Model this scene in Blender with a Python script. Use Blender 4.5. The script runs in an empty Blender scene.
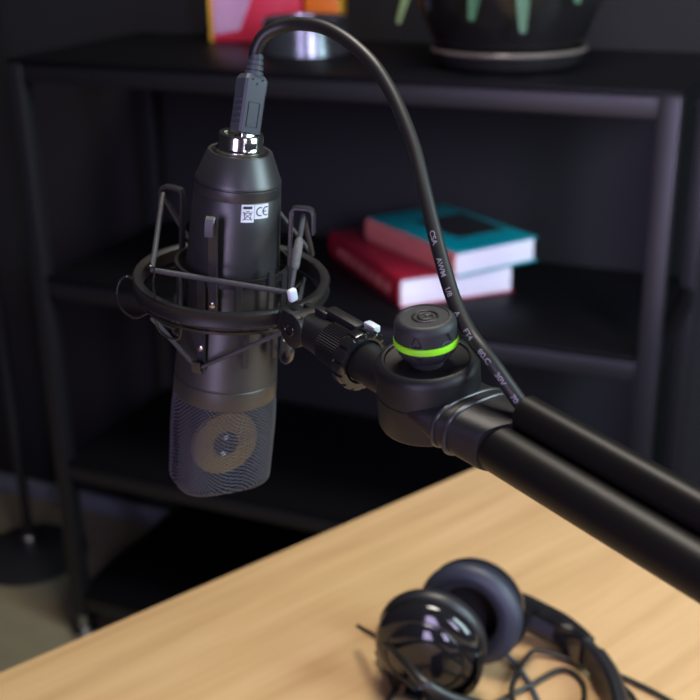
import bpy, bmesh, math, random
from mathutils import Vector, Matrix
random.seed(4)
sc = bpy.context.scene
COL = sc.collection
R = math.radians
V = Vector

# ------------------------------------------------------------------ camera
cam_d = bpy.data.cameras.new('camera'); cam = bpy.data.objects.new('camera', cam_d); COL.objects.link(cam)
TH, ROLL = .3783, -.016
fw = V((0, math.cos(TH), -math.sin(TH))); u0 = V((0, math.sin(TH), math.cos(TH))); r0 = V((1, 0, 0))
crt = r0*math.cos(ROLL)+u0*math.sin(ROLL); cup = -r0*math.sin(ROLL)+u0*math.cos(ROLL)
cam.matrix_world = Matrix((( crt.x, cup.x, -fw.x, 0), (crt.y, cup.y, -fw.y, 0), (crt.z, cup.z, -fw.z, 1.33), (0, 0, 0, 1)))
cam_d.sensor_width = 36; cam_d.lens = 59.03; cam_d.clip_start = .02
cam_d.dof.use_dof = True; cam_d.dof.focus_distance = .52; cam_d.dof.aperture_fstop = 11.0
sc.camera = cam

# ------------------------------------------------------------------ world, lights, exposure
w = bpy.data.worlds.new('world'); sc.world = w; w.use_nodes = True
w.node_tree.nodes['Background'].inputs[0].default_value = (.55, .6, .8, 1)
w.node_tree.nodes['Background'].inputs[1].default_value = .02
def area(name, loc, target, sx, sy, power, col, spread=180):
    l = bpy.data.lights.new(name, 'AREA'); l.shape = 'RECTANGLE'; l.size = sx; l.size_y = sy; l.energy = power; l.color = col; l.spread = R(spread)
    o = bpy.data.objects.new(name, l); COL.objects.link(o); o.location = loc
    o.rotation_euler = (V(target)-V(loc)).to_track_quat('-Z', 'Y').to_euler()
area('ceiling_light', (.15, .95, 2.65), (.1, .9, 0), .6, .6, 30, (1, .91, .80))
area('cool_right_fill', (1.55, .15, 1.8), (.0, .75, 1.05), .8, 1.3, 42, (.70, .93, 1))  # unseen cool source at the right, added as a plain area light
area('purple_left_fill', (-.62, -1.0, 1.25), (.0, .8, 1.05), .42, 1.3, 19, (.72, .60, 1))  # unseen purple light behind the camera, made tall for narrow highlights
area('purple_post_fill', (.65, -.5, 1.55), (.52, 1.45, .85), .35, .7, 4.5, (.72, .64, 1), 58)  # added purple light, narrowed to brighten the right shelf post
sc.view_settings.view_transform = 'Standard'; sc.view_settings.look = 'None'
sc.view_settings.gamma = 1; sc.view_settings.use_curve_mapping = False
sc.view_settings.exposure = 0

# ------------------------------------------------------------------ materials
def mat(name, col, rough=.5, metal=0, spec=.5, bump=0, bscale=800, var=0, vscale=20, coat=0):
    m = bpy.data.materials.new(name); m.use_nodes = True; nt = m.node_tree; b = nt.nodes['Principled BSDF']
    b.inputs['Base Color'].default_value = (*col, 1); b.inputs['Roughness'].default_value = rough
    b.inputs['Metallic'].default_value = metal; b.inputs['Specular IOR Level'].default_value = spec
    b.inputs['Coat Weight'].default_value = coat
    tc = nt.nodes.new('ShaderNodeTexCoord')
    if var:
        n = nt.nodes.new('ShaderNodeTexNoise'); n.inputs['Scale'].default_value = vscale; n.inputs['Detail'].default_value = 5
        r = nt.nodes.new('ShaderNodeMapRange'); r.inputs['To Min'].default_value = 1-var; r.inputs['To Max'].default_value = 1+var
        x = nt.nodes.new('ShaderNodeMix'); x.data_type = 'RGBA'; x.blend_type = 'MULTIPLY'; x.inputs[0].default_value = 1
        x.inputs[6].default_value = (*col, 1)
        nt.links.new(tc.outputs['Object'], n.inputs['Vector']); nt.links.new(n.outputs[0], r.inputs[0])
        nt.links.new(r.outputs[0], x.inputs[7]); nt.links.new(x.outputs[2], b.inputs['Base Color'])
    if bump:
        n = nt.nodes.new('ShaderNodeTexNoise'); n.inputs['Scale'].default_value = bscale; n.inputs['Detail'].default_value = 3
        p = nt.nodes.new('ShaderNodeBump'); p.inputs['Strength'].default_value = bump; p.inputs['Distance'].default_value = .0004
        nt.links.new(tc.outputs['Object'], n.inputs['Vector']); nt.links.new(n.outputs[0], p.inputs['Height']); nt.links.new(p.outputs[0], b.inputs['Normal'])
    return m
M_mic = mat('mic_satin_black', (.019, .019, .021), .40, .0, spec=.85, bump=.08, bscale=1500)
M_grille = mat('mesh_wire_dark_steel', (.085, .085, .10), .45, .5, var=.1)
M_chrome = mat('chrome', (.8, .77, .7), .16, 1, var=.05, vscale=200)
M_gold = mat('brass_ring', (.27, .185, .055), .5, .2, var=.15, vscale=120)
M_dark = mat('matte_dark', (.012, .012, .014), .75, var=.2, vscale=60)
M_white = mat('white_label', (.72, .75, .8), .5, var=.03)
M_ink = mat('label_ink', (.03, .035, .05), .6, var=.05)
M_plast = mat('black_plastic', (.010, .0095, .0105), .42, spec=.32, bump=.25, bscale=2200)
M_brk = mat('dark_bracket_metal', (.03, .029, .033), .28, .2)
M_gloss = mat('gloss_black_plastic', (.012, .012, .013), .16, bump=.03)
M_knob = mat('charcoal_rubber', (.022, .023, .026), .48, spec=.35, bump=.3, bscale=2500)
M_green = mat('neon_green', (.27, .78, .02), .38, var=.04)
M_tube = mat('black_anodised_tube', (.006, .0055, .005), .40, .0, .22, bump=.1, bscale=2500)
M_cord = mat('cable_black', (.012, .0115, .011), .44, bump=.1, bscale=1200)
M_plug = mat('plug_slate_grey', (.055, .065, .078), .5, bump=.1, bscale=1500)
M_print = mat('cable_print_grey', (.22, .22, .24), .6, var=.1)
M_elast = mat('elastic_grey', (.03, .03, .036), .55, bump=.6, bscale=3000)
M_crimp = mat('speckled_sleeve', (.09, .086, .09), .6, bump=.8, bscale=900, var=.6, vscale=700)
M_clip = mat('pale_clip', (.62, .66, .72), .35, var=.05)
M_shelf = mat('black_powder_coat', (.010, .0095, .012), .42, bump=.1, bscale=900)
M_board = mat('black_shelf_board', (.004, .0039, .005), .42, spec=.12, bump=.1, bscale=900)
M_wall = mat('dark_wall_paint', (.0155, .015, .017), .85, spec=.25, var=.1, vscale=3)
M_floor = mat('floor_carpet', (.24, .205, .13), .9, bump=.5, bscale=300, var=.25, vscale=12)
M_base = mat('baseboard_blue_grey', (.20, .225, .26), .45, var=.08)
M_teal = mat('book_teal', (.0, .32, .35), .42, var=.06)
M_red = mat('book_red', (.30, .012, .03), .4, var=.15, vscale=40)
M_pink = mat('book_spine_pink', (.62, .18, .16), .45, var=.15, vscale=50)
M_page = mat('book_pages', (.82, .79, .84), .7, var=.05, vscale=150)
M_boxred = mat('box_red', (.62, .03, .07), .4, var=.2, vscale=12)
M_boxpink = mat('box_pale_print', (.55, .32, .50), .45, var=.3, vscale=18)
M_yellow = mat('box_yellow_edge', (.72, .42, .03), .45, var=.05)
M_orange = mat('box_orange', (.80, .20, .02), .45, var=.1)
M_tin = mat('brushed_tin', (.17, .19, .21), .24, .85, var=.08, vscale=80)
M_pot = mat('pot_black_glaze', (.012, .011, .011), .18, var=.1)
M_sauc = mat('saucer_dark', (.018, .017, .016), .22, var=.1)
M_rim = mat('saucer_rim_lit', (.16, .135, .11), .3, var=.3, vscale=25)  # paler than the saucer: the lit edge is put into the colour
M_soil = mat('soil', (.03, .02, .013), .95, var=.4, vscale=60)
M_leaf = mat('leaf_green', (.026, .085, .043), .5, var=.35, vscale=22)
M_leafrim = mat('leaf_pale', (.22, .32, .15), .45, var=.2, vscale=22)
M_steel = mat('steel', (.5, .5, .55), .25, 1, var=.05)
M_cush = mat('leatherette_navy', (.026, .031, .047), .48, bump=.4, bscale=400)
M_hpglossy = mat('headphone_gloss', (.011, .011, .012), .1, coat=.3)
M_hp = mat('headphone_black', (.014, .014, .016), .4, bump=.1)

def wood():
    m = bpy.data.materials.new('oak_tabletop'); m.use_nodes = True; nt = m.node_tree; b = nt.nodes['Principled BSDF']
    L = nt.links.new
    tc = nt.nodes.new('ShaderNodeTexCoord')
    mp = nt.nodes.new('ShaderNodeMapping'); mp.inputs['Scale'].default_value = (1.6, 22, 22)
    n1 = nt.nodes.new('ShaderNodeTexNoise'); n1.inputs['Scale'].default_value = 2.0; n1.inputs['Detail'].default_value = 6; n1.inputs['Roughness'].default_value = .55
    n1.inputs['Distortion'].default_value = .4
    mp2 = nt.nodes.new('ShaderNodeMapping'); mp2.inputs['Scale'].default_value = (6, 220, 220)
    n2 = nt.nodes.new('ShaderNodeTexNoise'); n2.inputs['Scale'].default_value = 2.5; n2.inputs['Detail'].default_value = 4
    cr = nt.nodes.new('ShaderNodeValToRGB'); e = cr.color_ramp.elements
    e[0].position = .3; e[0].color = (.50, .31, .145, 1); e[1].position = .72; e[1].color = (.635, .42, .215, 1)
    k = e.new(.5); k.color = (.585, .375, .18, 1)
    mx = nt.nodes.new('ShaderNodeMix'); mx.data_type = 'RGBA'; mx.blend_type = 'MULTIPLY'; mx.inputs[0].default_value = .22
    L(tc.outputs['Object'], mp.inputs[0]); L(mp.outputs[0], n1.inputs['Vector']); L(n1.outputs[0], cr.inputs[0])
    L(tc.outputs['Object'], mp2.inputs[0]); L(mp2.outputs[0], n2.inputs['Vector'])
    cr2 = nt.nodes.new('ShaderNodeValToRGB'); cr2.color_ramp.elements[0].position = .35; cr2.color_ramp.elements[0].color = (.72, .68, .62, 1); cr2.color_ramp.elements[1].position = .6
    L(n2.outputs[0], cr2.inputs[0]); L(cr.outputs[0], mx.inputs[6]); L(cr2.outputs[0], mx.inputs[7]); L(mx.outputs[2], b.inputs['Base Color'])
    b.inputs['Roughness'].default_value = .5
    return m
M_wood = wood()

# ------------------------------------------------------------------ builders
class MB:
    """collects shapes; build() links them as ONE mesh object. k scales the input units to metres"""
    def __init__(s, k=.001): s.v = []; s.f = []; s.k = k
    def add(s, vs, fs):
        o = len(s.v); s.v += [V(p)*s.k for p in vs]; s.f += [tuple(i+o for i in f) for f in fs]; return s
    def lathe(s, prof, n=64, mtx=None, cap0=True, cap1=True, rfun=None):
        vs = []; fs = []
        for (r, z) in prof:
            for i in range(n):
                a = 2*math.pi*i/n; rr = rfun(r, z, a) if rfun else r
                vs.append(V((rr*math.sin(a), -rr*math.cos(a), z)))
        m = len(prof)
        for j in range(m-1):
            for i in range(n):
                k = (i+1) % n; fs.append((j*n+i, j*n+k, (j+1)*n+k, (j+1)*n+i))
        if cap0: fs.append(tuple(range(n))[::-1])
        if cap1: fs.append(tuple((m-1)*n+i for i in range(n)))
        if mtx: vs = [mtx @ p for p in vs]
        return s.add(vs, fs)
    def loft(s, secs, closed_ends=True):
        n = len(secs[0]); vs = [p for sec in secs for p in sec]; fs = []
        for j in range(len(secs)-1):
            for i in range(n):
                k = (i+1) % n; fs.append((j*n+i, j*n+k, (j+1)*n+k, (j+1)*n+i))
        if closed_ends:
            fs.append(tuple(range(n))[::-1]); fs.append(tuple((len(secs)-1)*n+i for i in range(n)))
        return s.add(vs, fs)
    def tube(s, pts, rad, n=12, closed=False, flat=None):
        """flat=(half_width, half_thick, up) gives a strap"""
        pts = [V(p) for p in pts]; N = len(pts); secs = []; prev = None
        for i, p in enumerate(pts):
            if closed: t = pts[(i+1) % N]-pts[i-1]
            else: t = pts[min(i+1, N-1)]-pts[max(i-1, 0)]
            t.normalize()
            if flat: a = V(flat[2]); a = (a-t*a.dot(t)).normalized()
            elif prev is None:
                a = V((0, 0, 1)) if abs(t.z) < .9 else V((1, 0, 0)); a = (a-t*a.dot(t)).normalized()
            else: a = (prev-t*prev.dot(t)).normalized()
            prev = a; b = t.cross(a); sec = []
            if flat:
                hw, ht = flat[0], flat[1]; c = min(hw, ht)*.5
                for x, y in ((hw-c, ht), (hw, ht-c), (hw, -ht+c), (hw-c, -ht), (-hw+c, -ht), (-hw, -ht+c), (-hw, ht-c), (-hw+c, ht)): sec.append(p+a*x+b*y)
            else:
                r = rad[i] if isinstance(rad, (list, tuple)) else rad
                for j in range(n):
                    g = 2*math.pi*j/n; sec.append(p+(a*math.cos(g)+b*math.sin(g))*r)
            secs.append(sec)
        if closed:
            secs.append(secs[0]); return s.loft(secs, False)
        return s.loft(secs)
    def box(s, c, d, mtx=None, bev=0, seg=2):
        bm = bmesh.new(); bmesh.ops.create_cube(bm, size=1)
        for v in bm.verts: v.co = V((v.co.x*d[0], v.co.y*d[1], v.co.z*d[2]))
        if bev: bmesh.ops.bevel(bm, geom=bm.edges[:], offset=bev, segments=seg, affect='EDGES', profile=.5)
        bm.verts.index_update()
        T = Matrix.Translation(V(c)) if mtx is None else mtx @ Matrix.Translation(V(c))
        s.add([T @ v.co for v in bm.verts], [tuple(v.index for v in f.verts) for f in bm.faces]); bm.free(); return s
    def build(s, name, m, parent=None, mtx=None, sharp=35, smooth=True):
        me = bpy.data.meshes.new(name); me.from_pydata([tuple(p) for p in s.v], [], s.f)
        bm = bmesh.new(); bm.from_mesh(me); bmesh.ops.remove_doubles(bm, verts=bm.verts, dist=1e-7); bmesh.ops.recalc_face_normals(bm, faces=bm.faces); bm.to_mesh(me); bm.free()
        for p in me.polygons: p.use_smooth = smooth
        if smooth: me.set_sharp_from_angle(angle=R(sharp))
        me.materials.append(m); o = bpy.data.objects.new(name, me); COL.objects.link(o)
        if mtx is not None: o.matrix_local = mtx
        if parent: o.parent = parent
        return o
def empty(name, mtx, label, cat, group=None):
    o = bpy.data.objects.new(name, None); COL.objects.link(o); o.empty_display_size = .02
    o.matrix_world = mtx; return tag(o, label, cat, group)
def tag(o, label, cat, group=None):
    o['label'] = label; o['category'] = cat
    if group: o['group'] = group
    return o
def frame(o, x, y, z): return Matrix(((x[0], y[0], z[0], o[0]), (x[1], y[1], z[1], o[1]), (x[2], y[2], z[2], o[2]), (0, 0, 0, 1)))
def struct(o): o['kind'] = 'structure'; return o
def smoothpath(pts, n=8, closed=False):
    P = [V(p) for p in pts]; N = len(P); out = []
    for i in range(N if closed else N-1):
        a = P[i-1] if (closed or i > 0) else P[i]*2-P[i+1]
        b = P[i]; c = P[(i+1) % N]; d = P[(i+2) % N] if (closed or i+2 < N) else c*2-b
        for k in range(n):
            t = k/n; out.append(.5*((2*b)+(c-a)*t+(2*a-5*b+4*c-d)*t*t+(3*b-a-3*c+d)*t**3))
    if not closed: out.append(P[-1])
    return out
def supers(hx, hy, n, z, cnt=64, cx=0, cy=0):
    out = []
    for i in range(cnt):
        a = 2*math.pi*i/cnt; c = math.sin(a); d = -math.cos(a)
        out.append(V((cx+hx*math.copysign(abs(c)**(2/n), c), cy+hy*math.copysign(abs(d)**(2/n), d), z)))
    return out
RX = lambda a: Matrix.Rotation(R(a), 4, 'X')
RY = lambda a: Matrix.Rotation(R(a), 4, 'Y')
RZ = lambda a: Matrix.Rotation(R(a), 4, 'Z')
T = lambda *p: Matrix.Translation(V(p))

# ------------------------------------------------------------------ the room
SH = V((-.5415, 1.867, 0)); YAW = .421
su = V((math.cos(YAW), -math.sin(YAW), 0)); sv = V((math.sin(YAW), math.cos(YAW), 0))
shelf_m = frame(SH, su, sv, V((0, 0, 1)))
struct(MB(1).box((.5, -.9, -.01), (6, 5.4, .02), shelf_m).build('floor', M_floor))
struct(MB(1).box((.5, .47, 1.4), (6, .08, 2.8), shelf_m).build('wall_back', M_wall))
struct(MB(1).box((.5, .422, .0225), (6, .016, .045), shelf_m, .003).build('baseboard_back', M_base))

# ------------------------------------------------------------------ shelving unit
W, D = 1.050, .388; ZT, ZM, ZB, ZL = 1.095, .734, .383, .10; b = .028
shelf = empty('shelving_unit', shelf_m, 'black metal open shelving unit standing behind the desk', 'shelf')
for x in (b/2, W-b/2):
    for y in (b/2, D-b/2):
        MB(1).box((x, y, (ZT-.006+.05)/2), (b, b, ZT-.006-.05), None, .002).build('post', M_shelf, shelf)
        ft = MB(1).lathe([(.012, 0), (.024, .002), (.024, .012), (.010, .02), (.008, .05)], 24, T(x, y, 0)).build('foot', M_steel, shelf); ft['label'] = 'small metal foot'
for z in (ZT, ZM, ZB, ZL):
    MB(1).box((W/2, D/2, z-.004), (W-.002 if z == ZT else W-2*b+.01, D-.002 if z == ZT else D-.004, .008), None, .001).build('shelf_board', M_board, shelf)
    for y in (b/2, D-b/2):
        MB(1).box((W/2, y, z-.008-.014), (W-2*b, b*.8, .028), None, .002).build('rail', M_shelf, shelf)
    for x in (b/2, W-b/2):
        MB(1).box((x, D/2, z-.008-.014), (b*.8, D-2*b, .028), None, .002).build('side_rail', M_board, shelf)

# round-based stand on the floor, left of the shelving
stb = empty('floor_stand', T(-.70, 2.16, 0), 'black round-based pole stand on the floor left of the shelving', 'stand')
MB(1).lathe([(.118, 0), (.12, .004), (.118, .012), (.06, .022), (.02, .026)], 64).build('base_disc', M_dark, stb)
MB(1).lathe([(.011, .026), (.011, 1.35)], 24).build('pole', M_shelf, stb)
c_ = MB(1).lathe([(.013, .026), (.019, .028), (.019, .05), (.012, .056)], 32).build('collar', M_steel, stb); c_['label'] = 'bright metal collar'
MB(1).lathe([(.014, 1.35), (.016, 1.36), (.016, 1.40), (.010, 1.41)], 24).build('top_cap', M_dark, stb)

# ------------------------------------------------------------------ desk
corner = V((.2211, 1.1806, 0)); e1 = V((-.776, -.631, 0)).normalized(); e2 = V((-e1.y, e1.x, 0))
if e2.y > 0: e2 = -e2
desk_m = frame(corner, e1, -e2, V((0, 0, 1))) if e1.cross(-e2).z > 0 else frame(corner, e1, e2, V((0, 0, 1)))
sg = 1 if (desk_m.to_3x3() @ V((0, 1, 0))).dot(e2) > 0 else -1
desk = empty('desk', desk_m, 'pale oak desk with a straight edge under the microphone arm', 'desk')
MB(1).box((.75, sg*.5, .7375), (1.5, 1.0, .025), None, .002).build('tabletop', M_wood, desk)
for x in (.08, 1.42):
    for y in (.08, .92):
        MB(1).box((x, sg*y, .3625), (.05, .05, .725), None, .003).build('leg', M_shelf, desk)

# ------------------------------------------------------------------ books on the middle shelf
def book(name, c0, dx, dy, L_, Wd, Z0, Th, cover, spine, label):
    """c0 near corner, dx along the visible page edge, dy along the spine"""
    dx = V((*dx, 0)).normalized(); dz = V((0, 0, 1)); dyv = V((-dx.y, dx.x, 0))
    m = frame(V((*c0, Z0)), dx, dyv, dz); o = empty(name, m, label, 'book', 'books on the middle shelf')
    c = .0025
    cv = MB(1); cv.box((L_/2, Wd/2, c/2), (L_, Wd, c), None, .0006); cv.box((L_/2, Wd/2, Th-c/2), (L_, Wd, c), None, .0006); cv.build('cover', cover, o)
    sp = [];
    for y in (0, Wd):
        sec = []
        for i in range(9):
            a = -math.pi/2+math.pi*i/8; sec.append(V((c*.5-math.cos(a)*.006, y, Th/2+math.sin(a)*Th/2)))
        for i in range(9):
            a = math.pi/2-math.pi*i/8; sec.append(V((c*.5+.002-math.cos(a)*.005, y, Th/2+math.sin(a)*(Th/2-.001))))
        sp.append(sec)
    MB(1).loft(sp).build('spine', spine, o)
    MB(1).box((L_/2-.001, Wd/2, Th/2), (L_-.006, Wd-.008, Th-2*c), None, .0005).build('page_block', M_page, o)
    return o
b1 = book('book', (.0796, 1.6673), (.1842, .0722), 0, .198, .300, ZM, .048, M_red, M_red, 'thick red book lying underneath the teal book on the shelf')
b2 = book('book', (.163, 1.666), (.21, .128), 0, .160, .250, ZM+.0485, .040, M_teal, M_pink, 'teal book with a pink spine lying on top of the red book')
blk = MB(1); blk.box((.10, .125, .0402), (.095, .12, .0004), None); ob = blk.build('cover_print', M_dark, b2); ob['label'] = 'dark printed block on the cover'
sq = MB(1)
for k in range(7): sq.box((-.0062, .04+k*.034, .024), (.0006, .022 if k % 2 else .014, .016))
sq.build('spine_print', M_pink, b1)['label'] = 'pale print on the spine'

# ------------------------------------------------------------------ things on the top shelf
tin = empty('tin_cup', T(-.062, 1.872, ZT), 'round grey metal tin with a bright glint on the shelf top', 'tin')
MB(1).lathe([(.072, 0), (.0745, .003), (.0710, .028), (.0674, .053), (.0676, .055), (.0660, .056), (.065, .053), (.068, .03), (.070, .006), (.001, .005)], 64, None, True, True).build('body', M_tin, tin)
MB(1).lathe([(.0675, .050), (.0688, .0512), (.0688, .0528), (.0672, .054)], 64, None, False, False).build('rim', M_steel, tin)
bx = empty('gift_box', T(-.145, 2.062, ZT) @ RZ(-12), 'pinkish red box with pale print standing behind the tin', 'box')
MB(1).box((0, 0, .07), (.158, .06, .14), None, .003).build('carton', M_boxred, bx)
MB(1).box((-.082, 0, .07), (.006, .061, .141), None, .001).build('edge_band', M_yellow, bx)['label'] = 'yellow edge'
pp = MB(1); pp.add([(-.076, -.0306, .012), (-.03, -.0306, .02), (-.012, -.0306, .06), (.005, -.0306, .11), (-.02, -.0306, .135), (-.076, -.0306, .135)] + [(-.076, -.0300, .012), (-.03, -.0300, .02), (-.012, -.0300, .06), (.005, -.0300, .11), (-.02, -.0300, .135), (-.076, -.0300, .135)],
    [(0, 1, 2, 3, 4, 5), (11, 10, 9, 8, 7, 6)]+[(i, (i+1) % 6, (i+1) % 6+6, i+6) for i in range(6)]); pp.build('printed_panel', M_boxpink, bx)['label'] = 'pale lilac printed panel'
ox = empty('carton_box', T(-.034, 2.03, ZT) @ RZ(-14), 'orange box with a yellow edge standing behind the tin', 'box')
MB(1).box((0, 0, .075), (.06, .04, .15), None, .003).build('carton', M_orange, ox)
MB(1).box((.0315, 0, .075), (.005, .041, .151), None, .001).build('edge_band', M_yellow, ox)['label'] = 'yellow edge'

pl_ = empty('potted_plant', T(.236, 1.705, ZT), 'green leafy plant in a round black pot on the shelf top', 'plant')
MB(1).lathe([(.082, 0), (.100, .004), (.109, .016), (.112, .026), (.110, .028), (.106, .02), (.096, .01), (.001, .009)], 72).build('saucer', M_sauc, pl_)
MB(1).tube([(.111*math.cos(2*math.pi*i/72), .111*math.sin(2*math.pi*i/72), .0262) for i in range(72)], .0028, 10, True).build('saucer_rim', M_rim, pl_)['label'] = 'saucer rim with its lit edge painted pale'
MB(1).lathe([(.07, .012), (.092, .016), (.112, .045), (.131, .09), (.140, .135), (.139, .175), (.134, .196), (.138, .202), (.138, .21), (.131, .21), (.128, .196), (.10, .18), (.001, .18)], 72).build('pot', M_pot, pl_)
MB(1).lathe([(.127, .188), (.09, .194), (.001, .196)], 48, None, False, True).build('soil', M_soil, pl_)
def leaf(az, reach, rise, drop, wid):
    a = R(az); d = V((math.sin(a), -math.cos(a), 0)); s = V((math.cos(a), math.sin(a), 0)); n = 14; top = []; bot = []
    up_ = V((0, 0, 1))
    for i in range(n+1):
        t = i/n; h = .195+rise*math.sin(min(1, t*1.25)*math.pi/2*1.15)-drop*max(0, t-.35)**1.5*1.9
        c = d*(.02+reach*t**.85)+up_*h; ww = wid*(math.sin(math.pi*(t*.9+.06))**.7)*.5+.0006
        for q in (-1, -.5, 0, .5, 1):
            p = c+s*ww*q+up_*abs(q)*ww*.35; top.append(p); bot.append(p-up_*.0012-d*.0004)
    vs = top+bot; m = 5; fs = []; o = len(top)
    for i in range(n):
        for q in range(4):
            f = (i*m+q, i*m+q+1, (i+1)*m+q+1, (i+1)*m+q); fs.append(f); fs.append(tuple(o+k for k in f[::-1]))
        for q in (0, 4):
            fs.append((i*m+q, (i+1)*m+q, o+(i+1)*m+q, o+i*m+q))
    fs.append((n*m, n*m+1, n*m+2, n*m+3, n*m+4, o+n*m+4, o+n*m+3, o+n*m+2, o+n*m+1, o+n*m))
    return MB(1).add(vs, fs)
LV = [(-62, .165, .05, .175, .036), (-24, .155, .05, .165, .034), (-2, .158, .045, .175, .032), (22, .155, .06, .155, .032)]
for k in range(14): LV.append((45+k*21, .11+.06*random.random(), .10+.12*random.random(), .10+.06*random.random(), .03+.012*random.random()))
for i, a in enumerate(LV): leaf(*a).build('leaf', M_leafrim if i in (0,) else M_leaf, pl_)

# ------------------------------------------------------------------ boom arm
A = V((-.6251241, .77315349, .10702125)); Nn = V((.06728801, -.08322181, .99425673)); S = V((.77761956, .62873509, 0)); O = V((.03407175, .45672249, 1.12539083))
arm_m = frame(O, S, A, Nn)
arm = empty('microphone_boom_arm', arm_m, 'black tubular boom arm with a green-ringed clamp knob', 'microphone arm')
HT = RX(-3) @ RY(-7)      # the pivot leans a little about the arm
hub = MB().lathe([(20.4, -11.5), (21.8, -11), (22.6, -9.6), (22.7, 4.9), (22.4, 5.2), (22.4, 5.6), (22.7, 5.9), (22.7, 16.6), (22.3, 18.4), (21.2, 20.0), (19.4, 20.7), (18.6, 20.5), (18.0, 19.6), (13, 18.2), (8.5, 17.8), (7.5, 17.8)], 96, HT).build('pivot_hub', M_plast, arm)
KN = HT @ T(0, 0, 2.5) @ Matrix.Diagonal((.97, .97, 1, 1))
MB().lathe([(7.4, 12), (7.4, 19), (9, 21)], 48, KN).build('knob_stem', M_dark, arm)
def dent(r, z, a):
    ph = (a/(2*math.pi)*6+.5) % 1
    x = abs(ph-.5)*2            # 0 in the middle of a dimple
    if 29.2 < z < 34.2:
        h = (34.2-z)/5; lim = .06+.34*h
        if x < lim: return r-1.0*(1-(x/lim)**6)*min(1, (z-29.2)*2)
    if 20 < z < 24.6:
        h = (24.6-z)/4.6; lim = .36*(1-h)+.02
        if x < lim: return r-.9*(1-(x/lim)**6)*min(1, (24.6-z)*2)
    return r
up_prof = [(13.8, 28.6), (14.05, 29)]+[(14.05-.05*(z-29), z) for z in [29.2+.2*i for i in range(27)]]+[(13.6, 35.0), (13.1, 36.4), (12.2, 37.3), (11.1, 37.7), (10.6, 37.7), (10.3, 37.3), (.01, 37.2)]
knob = MB().lathe(up_prof, 240, KN, True, True, dent).build('clamp_knob', M_knob, arm, sharp=50)
MB().lathe([(13.5, 25.4), (14.25, 25.7), (14.4, 26.4), (14.4, 27.6), (14.25, 28.3), (13.8, 28.6)], 128, KN).build('grip_ring', M_green, knob)['label'] = 'bright green ring'
MB().lathe([(9.2, 19.3), (10.6, 19.5)]+[(10.6+3.2*math.sin((i/16)*math.pi/2), 19.5+5.9*(i/16)) for i in range(1, 17)], 240, KN, True, True, dent).build('lower_collar', M_knob, knob, sharp=50)
lg = MB()
lg.tube([(5.4*math.cos(2*math.pi*i/48), 5.4*math.sin(2*math.pi*i/48), 37.3) for i in range(48)], .55, 8, True)
lg.tube([(3.0*math.cos(R(50+i*280/28)), 3.0*math.sin(R(50+i*280/28)), 37.3) for i in range(29)], .6, 8)
lg.tube([(3.0, -.9, 37.3), (2.3, .1, 37.3), (.3, .1, 37.3)], .6, 8)
lg.v = [(KN @ (v*1000))*.001 for v in lg.v]
lg.build('emblem', M_plast, knob)['label'] = 'round embossed emblem'
# shaped sleeve between hub and tube
def rrect(x0, x1, z0, z1, y, e=4.0):
    return [V((p.x, y, p.y)) for p in supers((x1-x0)/2, (z1-z0)/2, e, 0, 64, (x0+x1)/2, (z0+z1)/2)]
def shear(sec, k): return [p+V((0, -k*max(0, p.x+12), 0)) for p in sec]
secs = [rrect(-15, 20, -1, 9, 4, 2.2), rrect(-21, 21.5, -3.5, 10.6, -5, 2.3), rrect(-21.2, 22, -5.5, 10.8, -10, 2.4), rrect(-19.8, 23, -8.6, 10.8, -16, 2.5), rrect(-17.4, 24, -11.2, 10.6, -23, 2.8), rrect(-14.6, 24, -12.7, 9.9, -31, 3.2), shear(rrect(-12.3, 22, -13.6, 9.2, -40, 3.4), .32), shear(rrect(-11.8, 21, -13.4, 8.8, -41.5, 3.4), .32)]
slv = MB().loft(secs).build('arm_sleeve', M_plast, arm, sharp=40)
for y, x0, z0, e in ((-21.5, -17.9, -10.8, 2.75), (-27, -16.1, -12.1, 3.0)):
    MB().tube(rrect(x0-.1, 24.1, z0-.1, 10.2, y, e), 1.15, 10, True).build('rib', M_brk, slv)
MB().lathe([(10.0, 0), (10.5, .4), (10.5, 375)], 96, T(-1, -41.8, -3) @ RX(90)).build('main_tube', M_tube, arm)
ct = MB().lathe([(3.6, 3), (5.8, 0), (6.9, 0), (7.6, .8), (7.6, 360)], 64, T(9.6, -45.5, 11.6) @ RX(90)).build('cable_tube', M_tube, arm)
# spigot towards the shock mount
MB().lathe([(9.6, 18), (9.6, 44), (8.5, 46), (8.5, 60)], 64, T(0, 0, -1) @ RX(-90)).build('spigot', M_plast, arm)
# far end: elbow, upright and weighted base on the desk (beyond the frame)
end = O-A*.412
iv = arm_m.inverted()
up_pts = [V((0, -405, -3))]
base = iv @ V((end.x, end.y, .75))
MB(1).box(tuple((iv @ V((end.x, end.y, end.z-.002)))), (.05, .05, .04), None, .008).build('elbow', M_plast, arm)
ups = MB(1).tube([iv @ V((end.x, end.y, .765)), iv @ V((end.x, end.y, end.z-.02))], .012, 24).build('upright', M_tube, arm)
MB(1).lathe([(.07, 0), (.072, .004), (.07, .014), (.02, .02)], 48, iv @ T(end.x, end.y, .75)).build('desk_base', M_plast, arm)

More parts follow.
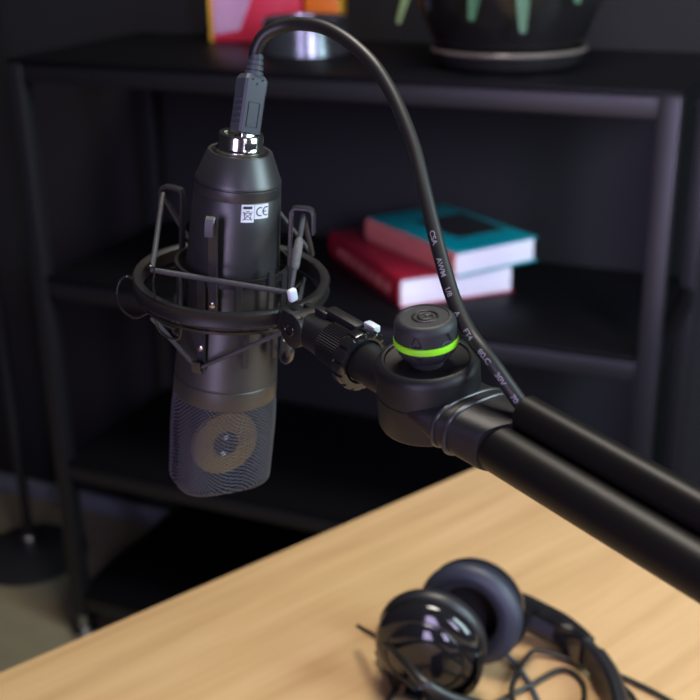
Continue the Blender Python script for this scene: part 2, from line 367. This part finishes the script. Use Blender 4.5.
# ------------------------------------------------------------------ shock mount (frame: x right, y away from the viewer side, z along the ring axis)
R0 = V((-.06157224, .57501497, 1.14176508)); Xr = V((.99262572, .10628973, -.05828091)); Yr = V((-.10082904, .99084642, .08976014))
mnt = empty('shock_mount', frame(R0, Xr, Yr, Nn), 'black spider shock mount ring holding the microphone on cords', 'microphone mount')
def P(az, r, z): a = R(az); return V((r*math.sin(a), -r*math.cos(a), z))
NK = 33
MB().lathe([(46.5, -3.6), (48, -4.2), (50.8, -4.2), (51.6, -3.2), (51.0, -1.8), (51.0, 1.6), (51.6, 3.0), (50.8, 4.0), (48, 4.0), (46.5, 3.2), (46.5, -3.6)], 128, None, False, False).build('outer_ring', M_plast, mnt)
MB().lathe([(47.5, -8.2), (49.2, -8.2), (49.2, -6.8), (47.5, -6.8), (47.5, -8.2)], 128, None, False, False).build('lower_hoop', M_gloss, mnt)
cage = None
for z, r in ((10, 28.6), (-13, 29.6)):
    h = MB().lathe([(r, z-2.2), (r+1.6, z-2.2), (r+1.6, z+2.2), (r, z+2.2), (r, z-2.2)], 96, T(.6, 0, 0), False, False).build('clamp_hoop', M_plast, mnt)
def hook(az, z0, z1, r0, r1, out, dn, wd=2.5, base=None):
    s = V((math.cos(R(az)), math.sin(R(az)), 0))
    pts = [P(az, r0, z0), P(az, r0, z0*.7+z1*.3), P(az, r1, z1-math.copysign(2.5, z1)), P(az, r1+1.2, z1-math.copysign(.5, z1)), P(az, r1+3, z1), P(az, r1+out-2.5, z1), P(az, r1+out-.8, z1-math.copysign(.8, z1)), P(az, r1+out, z1-math.copysign(3, z1)), P(az, r1+out+.4, z1-math.copysign(dn, z1))]
    return MB().tube(pts, 0, 0, False, (wd, .8, s))
for az, zt, rr, out, dn in ((-19, 46.5, 31.0, 5, 9), (-121, 44.5, 29.5, 13, 11), (73, 44.5, 30.8, 11.5, 13), (161, 47, 31, 9, 9)):
    h = hook(az, -14, zt, 30.6, rr, out, dn).build('upper_hook', M_brk, mnt)
    for z in (-.5,): MB().lathe([(1.7, 0), (1.7, 1.0), (1.1, 1.4)], 16, T(*P(az, 31.2, z)) @ RZ(az) @ RX(90)).build('screw', M_steel, h)
for az in (-31, -121, 59, 149):
    h = hook(az, 12, -39, 30.6, 31, 5, 7).build('lower_hook', M_brk, mnt)
    MB().lathe([(1.7, 0), (1.7, 1.0), (1.1, 1.4)], 16, T(*P(az, 31.2, -26)) @ RZ(az) @ RX(90)).build('screw', M_steel, h)
for az, z0, z1 in ((5, -10, 12), (38, -10, 16), (12, -36, -13), (45, -34, -12), (-60, -12, 10), (95, -12, 10)):
    s = V((math.cos(R(az)), math.sin(R(az)), 0))
    MB().tube([P(az, 31, z0), P(az, 31, z1)], 0, 0, False, (1.9, 1.0, s)).build('cage_bar', M_brk, mnt)
# elastic cords
FL, FR, LH, RH = P(-52.5, 50, 18.5), P(33, 51, 12), P(-114, 39, 41.5), P(71, 37.5, 41)
BR, BL, BK = P(112, 47, 8), P(-150, 47, 8), P(161, 36, 44)
def pth(pts, n=10):
    out = []
    for i in range(len(pts)):
        a, c = pts[i], pts[(i+1) % len(pts)]
        for k in range(n): out.append(a+(c-a)*(k/n))
    return out
MB().tube(pth([FL, FR, RH, BR, BK, BL, LH]), 1.4, 10, True).build('elastic_cord', M_elast, mnt)
lows = []
for k in range(4): lows += [P(-56+90*k if k else -56, 48.5, -9.5), P(-31+90*k, 34.5, -36.5)]
MB().tube(pth(lows), 1.25, 10, True).build('elastic_cord', M_elast, mnt)
d = (RH-FR)
MB().tube([FR+d*t for t in (.30, .34, .5, .66, .70)], [1.5, 2.3, 2.4, 2.2, 1.5], 14).build('cord_sleeve', M_crimp, mnt)['label'] = 'speckled grey sleeve on the cord'
cl = MB(); cl.box((0, 0, 0), (5, 3.4, 7.2), T(*(FR+V((1.0, -1.5, -.5)))) @ RZ(30) @ RY(-14), 1.5, 3); cl.build('cord_clip', M_clip, mnt)['label'] = 'pale rounded clip'
# small wire hooks on the ring
MB().tube(smoothpath([FL+V((-2, 0, 2)), FL+V((-.6, -1.2, 2.4)), FL+V((1.2, -1, .5)), P(-51, 50.5, 12), P(-50, 50, 4)], 6), .6, 8).build('wire_hook', M_gloss, mnt)
MB().tube(smoothpath([P(-57, 50.5, -6), P(-63, 55, -10), P(-70, 59, -8), P(-75, 60.5, -2), P(-78, 58.5, 4), P(-80, 54.5, 6), P(-82, 51, 4), P(-83, 49, 1)], 8), .65, 8).build('wire_loop', M_gloss, mnt)
MB().tube(smoothpath([P(-52, 49, -8), P(-52, 47, -15), P(-46, 45, -18), P(-38, 44, -17), P(-33, 47, -10), P(-33, 48.5, -7)], 8), .6, 8).build('wire_loop', M_gloss, mnt)
# bracket, knuckle and collar on the neck side
NM = RZ(NK) @ T(0, 0, -1.2)
br = MB(); br.box((0, -54, 0), (15, 9, 11), NM, 2, 3); br.box((6.5, -62, 1), (4, 14, 15), NM, 1.5, 2); br.box((-6.5, -62, 1), (4, 14, 15), NM, 1.5, 2)
br.build('bracket', M_plast, mnt)
MB().lathe([(7.5, -9.4), (8.8, -8.6), (8.8, 8.6), (7.5, 9.4)], 48, NM @ T(0, -64, 0) @ RY(90)).build('knuckle', M_plast, mnt)
sw = MB(); sw.tube([V((-9.7, -64+ (1.5+2.6*t)*math.cos(6.5*t), (1.5+2.6*t)*math.sin(6.5*t))) for t in [i/30 for i in range(31)]], .55, 8)
sw.v = [NM.to_3x3() @ v for v in sw.v]; sw.build('swirl_mark', M_gloss, mnt)
MB().lathe([(7.4, 66), (8.8, 68), (9.2, 80), (9.8, 86)], 64, NM @ RX(90)).build('neck', M_plast, mnt)
MB().lathe([(9.6, 84.5), (10.4, 85), (10.6, 101.5), (9.6, 102)], 112, NM @ RX(90), True, True, lambda r, z, a: r+(.25 if (int(a/(2*math.pi)*112+.5) % 2) else -.25)).build('knurled_collar', M_plast, mnt, sharp=20)
MB().lathe([(9.2, 101.8), (13.2, 102), (14.6, 102.8), (14.9, 104), (14.9, 107.6), (14.6, 108.8), (13.4, 109.2), (11.0, 109.2), (9.7, 108.4)], 168, NM @ RX(90), True, True, lambda r, z, a: r-(.95 if (r > 13.5 and math.cos(a*14) > .55) else 0)).build('lock_nut', M_gloss, mnt, sharp=30)
lv = MB(); lv.box((5.5, -87, 11.5), (7, 24, 4.5), NM, 1.4, 2); lv.box((3.0, -74, 9.5), (5, 9, 6), NM, 1, 2); wl = lv.build('wing_lever', M_plast, mnt)
MB().box((9.5, -102, 12.6), (4.4, 8, 3.6), NM, .9, 2).build('lever_tip', M_clip, wl)['label'] = 'pale tip'

# ------------------------------------------------------------------ microphone
Xm = V((.98877228, .10587711, -.10544864)); Ym = V((-.09985636, .99314002, .06084091)); Mm = V((.1165, -.0500, .9919)).normalized()
mic = empty('condenser_microphone', frame(R0, (Ym.cross(Mm)).normalized(), Mm.cross(Ym.cross(Mm).normalized()), Mm) @ RZ(23), 'black side-address studio microphone hanging head down in the mount', 'microphone')
body = MB().lathe([(12.4, 65), (13.6, 68.5), (14.8, 70.2), (15.8, 70.4), (16.4, 69.8), (21.2, 57.5), (21.8, 56.2), (21.9, 55.6), (21.5, 55.2), (21.5, 54.7), (21.9, 54.3), (22.1, 50.2), (21.9, 49.7), (21.9, 49.3), (22.2, 48.9), (23.2, 32), (24.8, 0), (26.5, -30), (27.8, -52), (27.5, -52.4), (27.5, -53), (27.9, -53.4), (28.1, -62.5), (27.7, -63.9), (26.0, -64.3)], 128).build('body', M_mic, mic)
con = MB().lathe([(9.5, 67), (12.4, 67), (12.6, 68), (12.6, 71.5), (11.8, 72.1), (11.4, 72.7), (11.4, 78), (10.9, 79), (8.6, 79.2), (8.2, 78.4), (8.2, 77), (.01, 77)], 72).build('connector', M_chrome, mic); con['label'] = 'polished metal connector ring'
MB().box((0, -11.7, 75.2), (6, .8, 3.4), None, .3).build('connector_notch', M_dark, con)
# mesh head: woven wire, real openings
def head_sec(t):
    z = -63-t*52.5; k = min(1, t*2.2)
    hx = 27.6-.3*t; hy = 27.4-(27.4-21.5)*k-2.0*t; n = 2.0+1.3*k
    return hx, hy, n, z
NU, NVv = 128, 52
vs = []; prof = [head_sec(j/(NVv-6)) for j in range(NVv-5)]
hx, hy, n, z = prof[-1]
for j in range(1, 6):
    a = j/5*math.pi/2; q = 6.0*(1-math.cos(a)); prof.append((hx-q, hy-q, n, z-6*math.sin(a)))
zend = prof[-1][3]
for (hx, hy, n, z) in prof: vs += supers(hx, hy, n, z, NU)
fs = []
rows = len(prof)
for j in range(rows-1):
    for i in range(NU):
        if (i+j) % 2 == 0:
            a = j*NU+i; bq = j*NU+(i+1) % NU; c = (j+1)*NU+(i+1) % NU; dq = (j+1)*NU+i
        k = (i+1) % NU
        fs.append((j*NU+i, j*NU+k, (j+1)*NU+k, (j+1)*NU+i))
# diamond weave: faces joined around every other vertex
fs = []
for j in range(1, rows-1):
    for i in range(NU):
        if (i+j) % 2 == 0:
            fs.append(((j-1)*NU+i, j*NU+(i+1) % NU, (j+1)*NU+i, j*NU+(i-1) % NU))
gr = MB().add(vs, fs).build('mesh_grille', M_grille, mic)
md = gr.modifiers.new('wire', 'WIREFRAME'); md.thickness = .00078; md.use_even_offset = False; md.use_replace = True; md.use_boundary = True
# solid end plate of the head and its rim bead
hx, hy, n, z = prof[-1]
MB().loft([supers(hx+.2, hy+.2, n, z+.6, NU), supers(hx, hy, n, z-.4, NU), supers(hx-2, hy-2, n, z-1, NU)]).build('end_plate', M_grille, mic)
# capsule inside
cap = MB().lathe([(7.2, -2), (18.8, -2), (19.4, -1), (19.4, 1), (18.8, 2), (7.2, 2)], 72, T(-2.5, -9, -92) @ RX(90)).build('capsule', M_gold, mic); cap['label'] = 'golden capsule ring'
MB().lathe([(7.3, -2.2), (7.3, 2.4), (.01, 2.6)], 48, T(-2.5, -9, -92) @ RX(90)).build('diaphragm', M_dark, cap)
for x, z in ((-3, -87.5), (-4, -97.5)):
    MB().lathe([(1.4, 0), (1.4, .8), (.7, 1.3)], 16, T(x, -11.4, z) @ RX(90)).build('screw', M_clip, cap)['label'] = 'bright screw'
MB().box((0, 5, -88), (44, 18, 42), None, 4).build('dark_backing', M_dark, mic)  # added dark block, hides the lit rear mesh behind the wires
# rating labels: curved patches on the body
def rr_at(z): return 22.2+(49.9-z)*(23.2-22.2)/(49.9-32) if z > 32 else 23.2
def patch(a0, a1, z0, z1, off=.12):
    n = 14; vs = []; fs = []
    for o_ in (off, off-.1):
        for z in (z0, z1):
            for i in range(n+1):
                a = a0+(a1-a0)*i/n; vs.append(P(a, rr_at(z)+o_, z))
    m = n+1
    for i in range(n): fs += [(i, i+1, m+i+1, m+i), (2*m+i, 3*m+i, 3*m+i+1, 2*m+i+1)]
    for i in range(n): fs += [(i, 2*m+i, 2*m+i+1, i+1), (m+i, m+i+1, 3*m+i+1, 3*m+i)]
    fs += [(0, m, 3*m, 2*m), (n, 2*m+n, 3*m+n, m+n)]
    return MB().add(vs, fs)
def stroke(mb, pts, wd=.33):
    """ink line on the body surface; pts in (mm across, z)"""
    q = []
    for x, z in pts:
        r = rr_at(z)+.16; q.append(P(math.degrees(x/r), r, z))
    mb.tube(q, wd, 6); return mb
# az 0 = across 0 mm
l1 = patch(-18.8, -2.2, 40.0, 49.0).build('rating_label', M_white, mic); l1['label'] = 'white label with a crossed-out bin'
l2 = patch(-1.6, 19.0, 41.6, 48.9).build('conformity_label', M_white, mic); l2['label'] = 'white label reading CE'
i1 = MB()
for dz in (-.3, .1, .5): stroke(i1, [(-6.4+.4*k, 47.4+dz) for k in range(12)], .3)
stroke(i1, [(-6.0, 44.8), (-5.4, 41.6), (-2.9, 41.6), (-2.3, 44.8), (-6.0, 44.8)], .2); stroke(i1, [(-6.6, 45.3), (-1.8, 41.2)], .2); stroke(i1, [(-6.6, 41.2), (-1.8, 45.3)], .2); stroke(i1, [(-5.2, 45.6), (-3.1, 45.6)], .2)
i1.build('bin_symbol', M_ink, l1)
i2 = MB()
def arc(cx): return [(cx+2.1*math.cos(R(70+i*22)), 45.3+2.1*math.sin(R(70+i*22))) for i in range(11)]
stroke(i2, arc(2.6), .3); stroke(i2, arc(6.2), .3); stroke(i2, [(4.3, 45.3), (5.9, 45.3)], .3)
i2.build('ce_mark', M_ink, l2)

# ------------------------------------------------------------------ usb cable
CP = [(-.0445, .5794, 1.2554), (-.0438, .5788, 1.2593), (-.0406, .5789, 1.265), (-.0355, .5783, 1.2688), (-.0276, .576, 1.2713), (-.0191, .571, 1.2721), (-.0094, .564, 1.2708), (.0014, .5534, 1.2659), (.0114, .5416, 1.2577), (.0188, .531, 1.2473), (.0242, .5201, 1.236), (.0286, .5086, 1.2234), (.0319, .4951, 1.2084), (.0352, .4828, 1.1937), (.0388, .4706, 1.1793), (.0436, .4595, 1.1676), (.0504, .4493, 1.1582), (.0581, .4386, 1.1502)]
tail = [arm_m @ (V((9.6, -49, 11.6))*.001), arm_m @ (V((9.6, -60, 11.6))*.001), arm_m @ (V((9.6, -85, 11.6))*.001)]
CP = [V(p)+V((([0]*8+[.0004, .0008, .0012, .0016, .0019, .0021, .0023, .0015, .0000, -.0004])[i], 0, 0)) for i, p in enumerate(CP)]
cp = smoothpath(CP+tail, 8)
cab = empty('usb_cable', T(0, 0, 0), 'black printed cable arching from microphone plug into the arm tube', 'cable')
cord = MB(1).tube(cp, .0033, 28).build('cord', M_cord, cab)
pb = V((-.0506, .5704, 1.2203)); pt = V((-.0447, .5792, 1.2540)); ax = (pt-pb).normalized()
yv = V((-.10, .99, 0)); yv = (yv-ax*yv.dot(ax)).normalized(); xv = yv.cross(ax)
pm = frame(pb, xv, yv, ax) @ RZ(24)
def rbox(hx, hy, z, c=1.2): return [V(p) for p in ((hx-c, -hy, z), (hx, -hy+c, z), (hx, hy-c, z), (hx-c, hy, z), (-hx+c, hy, z), (-hx, hy-c, z), (-hx, -hy+c, z), (-hx+c, -hy, z))]
plug = MB().loft([rbox(5.8, 5.8, 0), rbox(6, 6, .6), rbox(6, 6, 19), rbox(6.2, 6.2, 21), rbox(6.2, 6.2, 26), rbox(5.2, 5.2, 28), rbox(4.6, 4.6, 28.6)]).build('plug', M_plug, cab, pm, sharp=25)
MB().box((0, 0, -4), (7.6, 8.2, 9), None, .8).build('metal_shell', M_chrome, cab, pm)['label'] = 'silver connector tongue'
rb = MB()
for k in range(5): rb.box((-6.1, 0, 3.5+k*3), (1.0, 8, 1.1), None, .3)
rb.box((6.1, 0, 9), (.8, 6, 14), None, .3)
rb.build('grip_ridges', M_plug, cab, pm)
pnl = MB(); pnl.tube([(-3, -6.05, 3), (3, -6.05, 3), (3, -6.05, 15), (-3, -6.05, 15)], .28, 6, True); pnl.build('moulded_panel', M_dark, cab, pm)
dd = MB()
for x, z in ((-2.6, 26), (2.6, 26), (0, 24)): dd.lathe([(.5, 0), (.5, .3)], 10, T(x, -6.15, z) @ RX(90))
dd.build('vent_dots', M_dark, cab, pm)
sr = MB(); z = 28.4; prf = []
for k in range(4): prf += [(4.6-.35*k, z), (4.6-.35*k, z+1.9), (3.6-.2*k, z+2.0), (3.6-.2*k, z+2.6)]; z += 2.6
sr.lathe(prf, 32, RX(2)); sr.build('strain_relief', M_plug, cab, pm)
# printed characters wrapped on the cord
L_ = [0]
for i in range(1, len(cp)): L_.append(L_[-1]+(cp[i]-cp[i-1]).length)
def on_curve(s):
    s = max(0, min(L_[-1]-1e-6, s)); i = max(k for k in range(len(L_)) if L_[k] <= s); i = min(i, len(cp)-2)
    t = (s-L_[i])/(L_[i+1]-L_[i]); return cp[i].lerp(cp[i+1], t), (cp[i+1]-cp[i-1 if i else 0]).normalized()
def nearest(p): return L_[min(range(len(cp)), key=lambda k: (cp[k]-V(p)).length)]
eye = V((0, 0, 1.33))
pr = MB(1)
dg = None
def write(word, s0, size=.0032):
    c = bpy.data.curves.new('t', 'FONT'); c.body = word; c.size = size; c.offset = .00007; o = bpy.data.objects.new('t', c); COL.objects.link(o)
    bpy.context.view_layer.update(); me = bpy.data.meshes.new_from_object(o.evaluated_get(bpy.context.evaluated_depsgraph_get()))
    tb = bmesh.new(); tb.from_mesh(me); bmesh.ops.triangulate(tb, faces=tb.faces[:])
    for _ in range(2): bmesh.ops.subdivide_edges(tb, edges=tb.edges[:], cuts=1, use_grid_fill=True)
    tb.to_mesh(me); tb.free(); vs = []
    for v in me.vertices:
        p, t = on_curve(s0+v.co.x*1.15); nrm = (eye-p); nrm = (nrm-t*nrm.dot(t)).normalized(); side = nrm.cross(t)
        a = (v.co.y-size*.36)/.0033-.3; vs.append(p+(nrm*math.cos(a)+side*math.sin(a))*.00340)
    pr.add(vs, [tuple(f.vertices) for f in me.polygons])
    COL.objects.unlink(o); bpy.data.objects.remove(o); bpy.data.curves.remove(c); bpy.data.meshes.remove(me)
s8 = nearest((.0436, .4595, 1.1676))
for wd, ds in (('CSA', -.0345), ('AWM', -.0215), ('1/8', -.0075), ('A', .0045), ('FT4', .0135), ('80.C', .0250), ('30V', .0365), ('70', .0475)): write(wd, s8+ds)
po = pr.build('printed_text', M_print, cord, smooth=False); po['label'] = 'grey printed lettering along the cable'

# ------------------------------------------------------------------ headphones on the desk
HP = V((.07, .75, .75))
hp = empty('headphones', T(*HP), 'glossy black over-ear headphones lying on the oak desk with tangled cable', 'headphones')
def cupm(c, d):
    d = V(d).normalized(); x = V((0, 0, 1)).cross(d).normalized(); y = d.cross(x); return frame(V(c)-HP, x, y, d)
cb = cupm((.096, .779, .795), (-.42, -.86, .12))
cf = cupm((.057, .733, .795), (.30, .93, .05))
def cup(mt, gl, cm):
    sh = MB().lathe([(.01, -23), (14, -22.4), (24, -20), (29, -16.5), (30, -15), (36, -13.5), (40.5, -9), (42, -3), (41, 0), (.01, 0)], 72).build('ear_cup', gl, hp, mt)
    MB().lathe([(20, 0), (41.5, 0)]+[(33+10*math.cos(R(-60+i*15)), 9+9.5*math.sin(R(-60+i*15))) for i in range(17)]+[(23.5, 12), (22.5, 4), (22.5, 1)], 72, None, False, False).build('ear_cushion', cm, hp, mt)
    MB().lathe([(24, 1.2), (.01, 1.0)], 48, None, False, True).build('ear_mesh', M_dark, sh)
    MB().tube([(30*math.cos(2*math.pi*i/60), 30*math.sin(2*math.pi*i/60), -15.6) for i in range(60)], .9, 8, True).build('trim_ring', M_steel if 0 else M_gloss, sh)
    return sh
c1 = cup(cb, M_hpglossy, M_cush); c2 = cup(cf, M_hpglossy, M_hp)
z_ = .776
BP = [V((x, y, zz-.008))-HP for x, y, zz in ((.118, .806, .788), (.135, .803, .785), (.152, .796, .78), (.169, .783, .777), (.182, .763, .775), (.191, .737, .775), (.195, .705, .775), (.190, .665, .775), (.172, .628, .775), (.142, .603, .775), (.107, .60, .775), (.078, .618, .776), (.064, .648, .778), (.058, .675, .782), (.056, .694, .786))]
bpth = smoothpath(BP, 5)
n5 = len(bpth)
band = MB(1).tube(bpth[20:n5-18], 0, 0, False, (.0125, .0045, (0, 0, 1))).build('headband', M_hp, hp)
MB(1).tube([p for p in bpth[24:n5-22]], 0, 0, False, (.0145, .0062, (0, 0, 1))).build('headband_pad', M_hp, hp)
for seg in (bpth[0:22], bpth[n5-20:]):
    a_ = MB(1).tube(seg, 0, 0, False, (.0155, .0068, (0, 0, 1))).build('slider_arm', M_hpglossy, hp)
MB(1).tube(bpth[7:15], 0, 0, False, (.009, .0072, (0, 0, 1))).build('size_plate', M_cush, hp)['label'] = 'slate-blue plate on the arm'
for mt, pa in ((cb, bpth[0]), (cf, bpth[-1])):
    g0 = math.atan2((mt.inverted() @ pa).y, (mt.inverted() @ pa).x)
    pts = [mt @ V((.0425*math.cos(g0+R(-60+i*120/16)), .0425*math.sin(g0+R(-60+i*120/16)), -.011)) for i in range(17)]
    MB(1).tube(pts, 0, 0, False, (.005, .0022, mt.to_3x3() @ V((0, 0, 1)))).build('yoke', M_hpglossy, hp)
def floorc(px, h=.0025): return V((px[0], px[1], .75+h))-HP
C1 = [(.045, .70, .03), (.03, .735, .02), (.018, .775, .008), (.03, .735, .004), (.018, .70, .003), (.04, .672, .003), (.075, .68, .003), (.10, .71, .003), (.135, .735, .003), (.165, .755, .003), (.178, .735, .003), (.165, .70, .003), (.13, .695, .006), (.12, .725, .006), (.14, .77, .006), (.155, .775, .005), (.185, .76, .003), (.21, .745, .003), (.24, .715, .003), (.262, .68, .003), (.25, .64, .003), (.21, .65, .004), (.19, .70, .003), (.205, .735, .003), (.215, .70, .003), (.20, .62, .003)]
MB(1).tube(smoothpath([floorc(p[:2], p[2]) for p in C1], 10), .0021, 8).build('cable', M_cord, hp)
C2 = [(.105, .775, .02), (.122, .772, .006), (.135, .745, .003), (.14, .715, .003), (.145, .68, .003), (.15, .64, .003)]
MB(1).tube(smoothpath([floorc(p[:2], p[2]) for p in C2], 10), .0021, 8).build('cable', M_plug, hp)
C3 = [(0.003, 0.79, 0.0225), (0.023, 0.732, 0.0475), (0.036, 0.692, 0.0595), (0.049, 0.669, 0.0595), (0.067, 0.668, 0.0475), (0.09, 0.677, 0.0325), (0.122, 0.693, 0.0075)]
MB(1).tube(smoothpath([floorc(p[:2], p[2]) for p in C3], 10), [.0018+.0024*min(1, i/30) for i in range(61)], 10).build('cable', M_cord, hp)
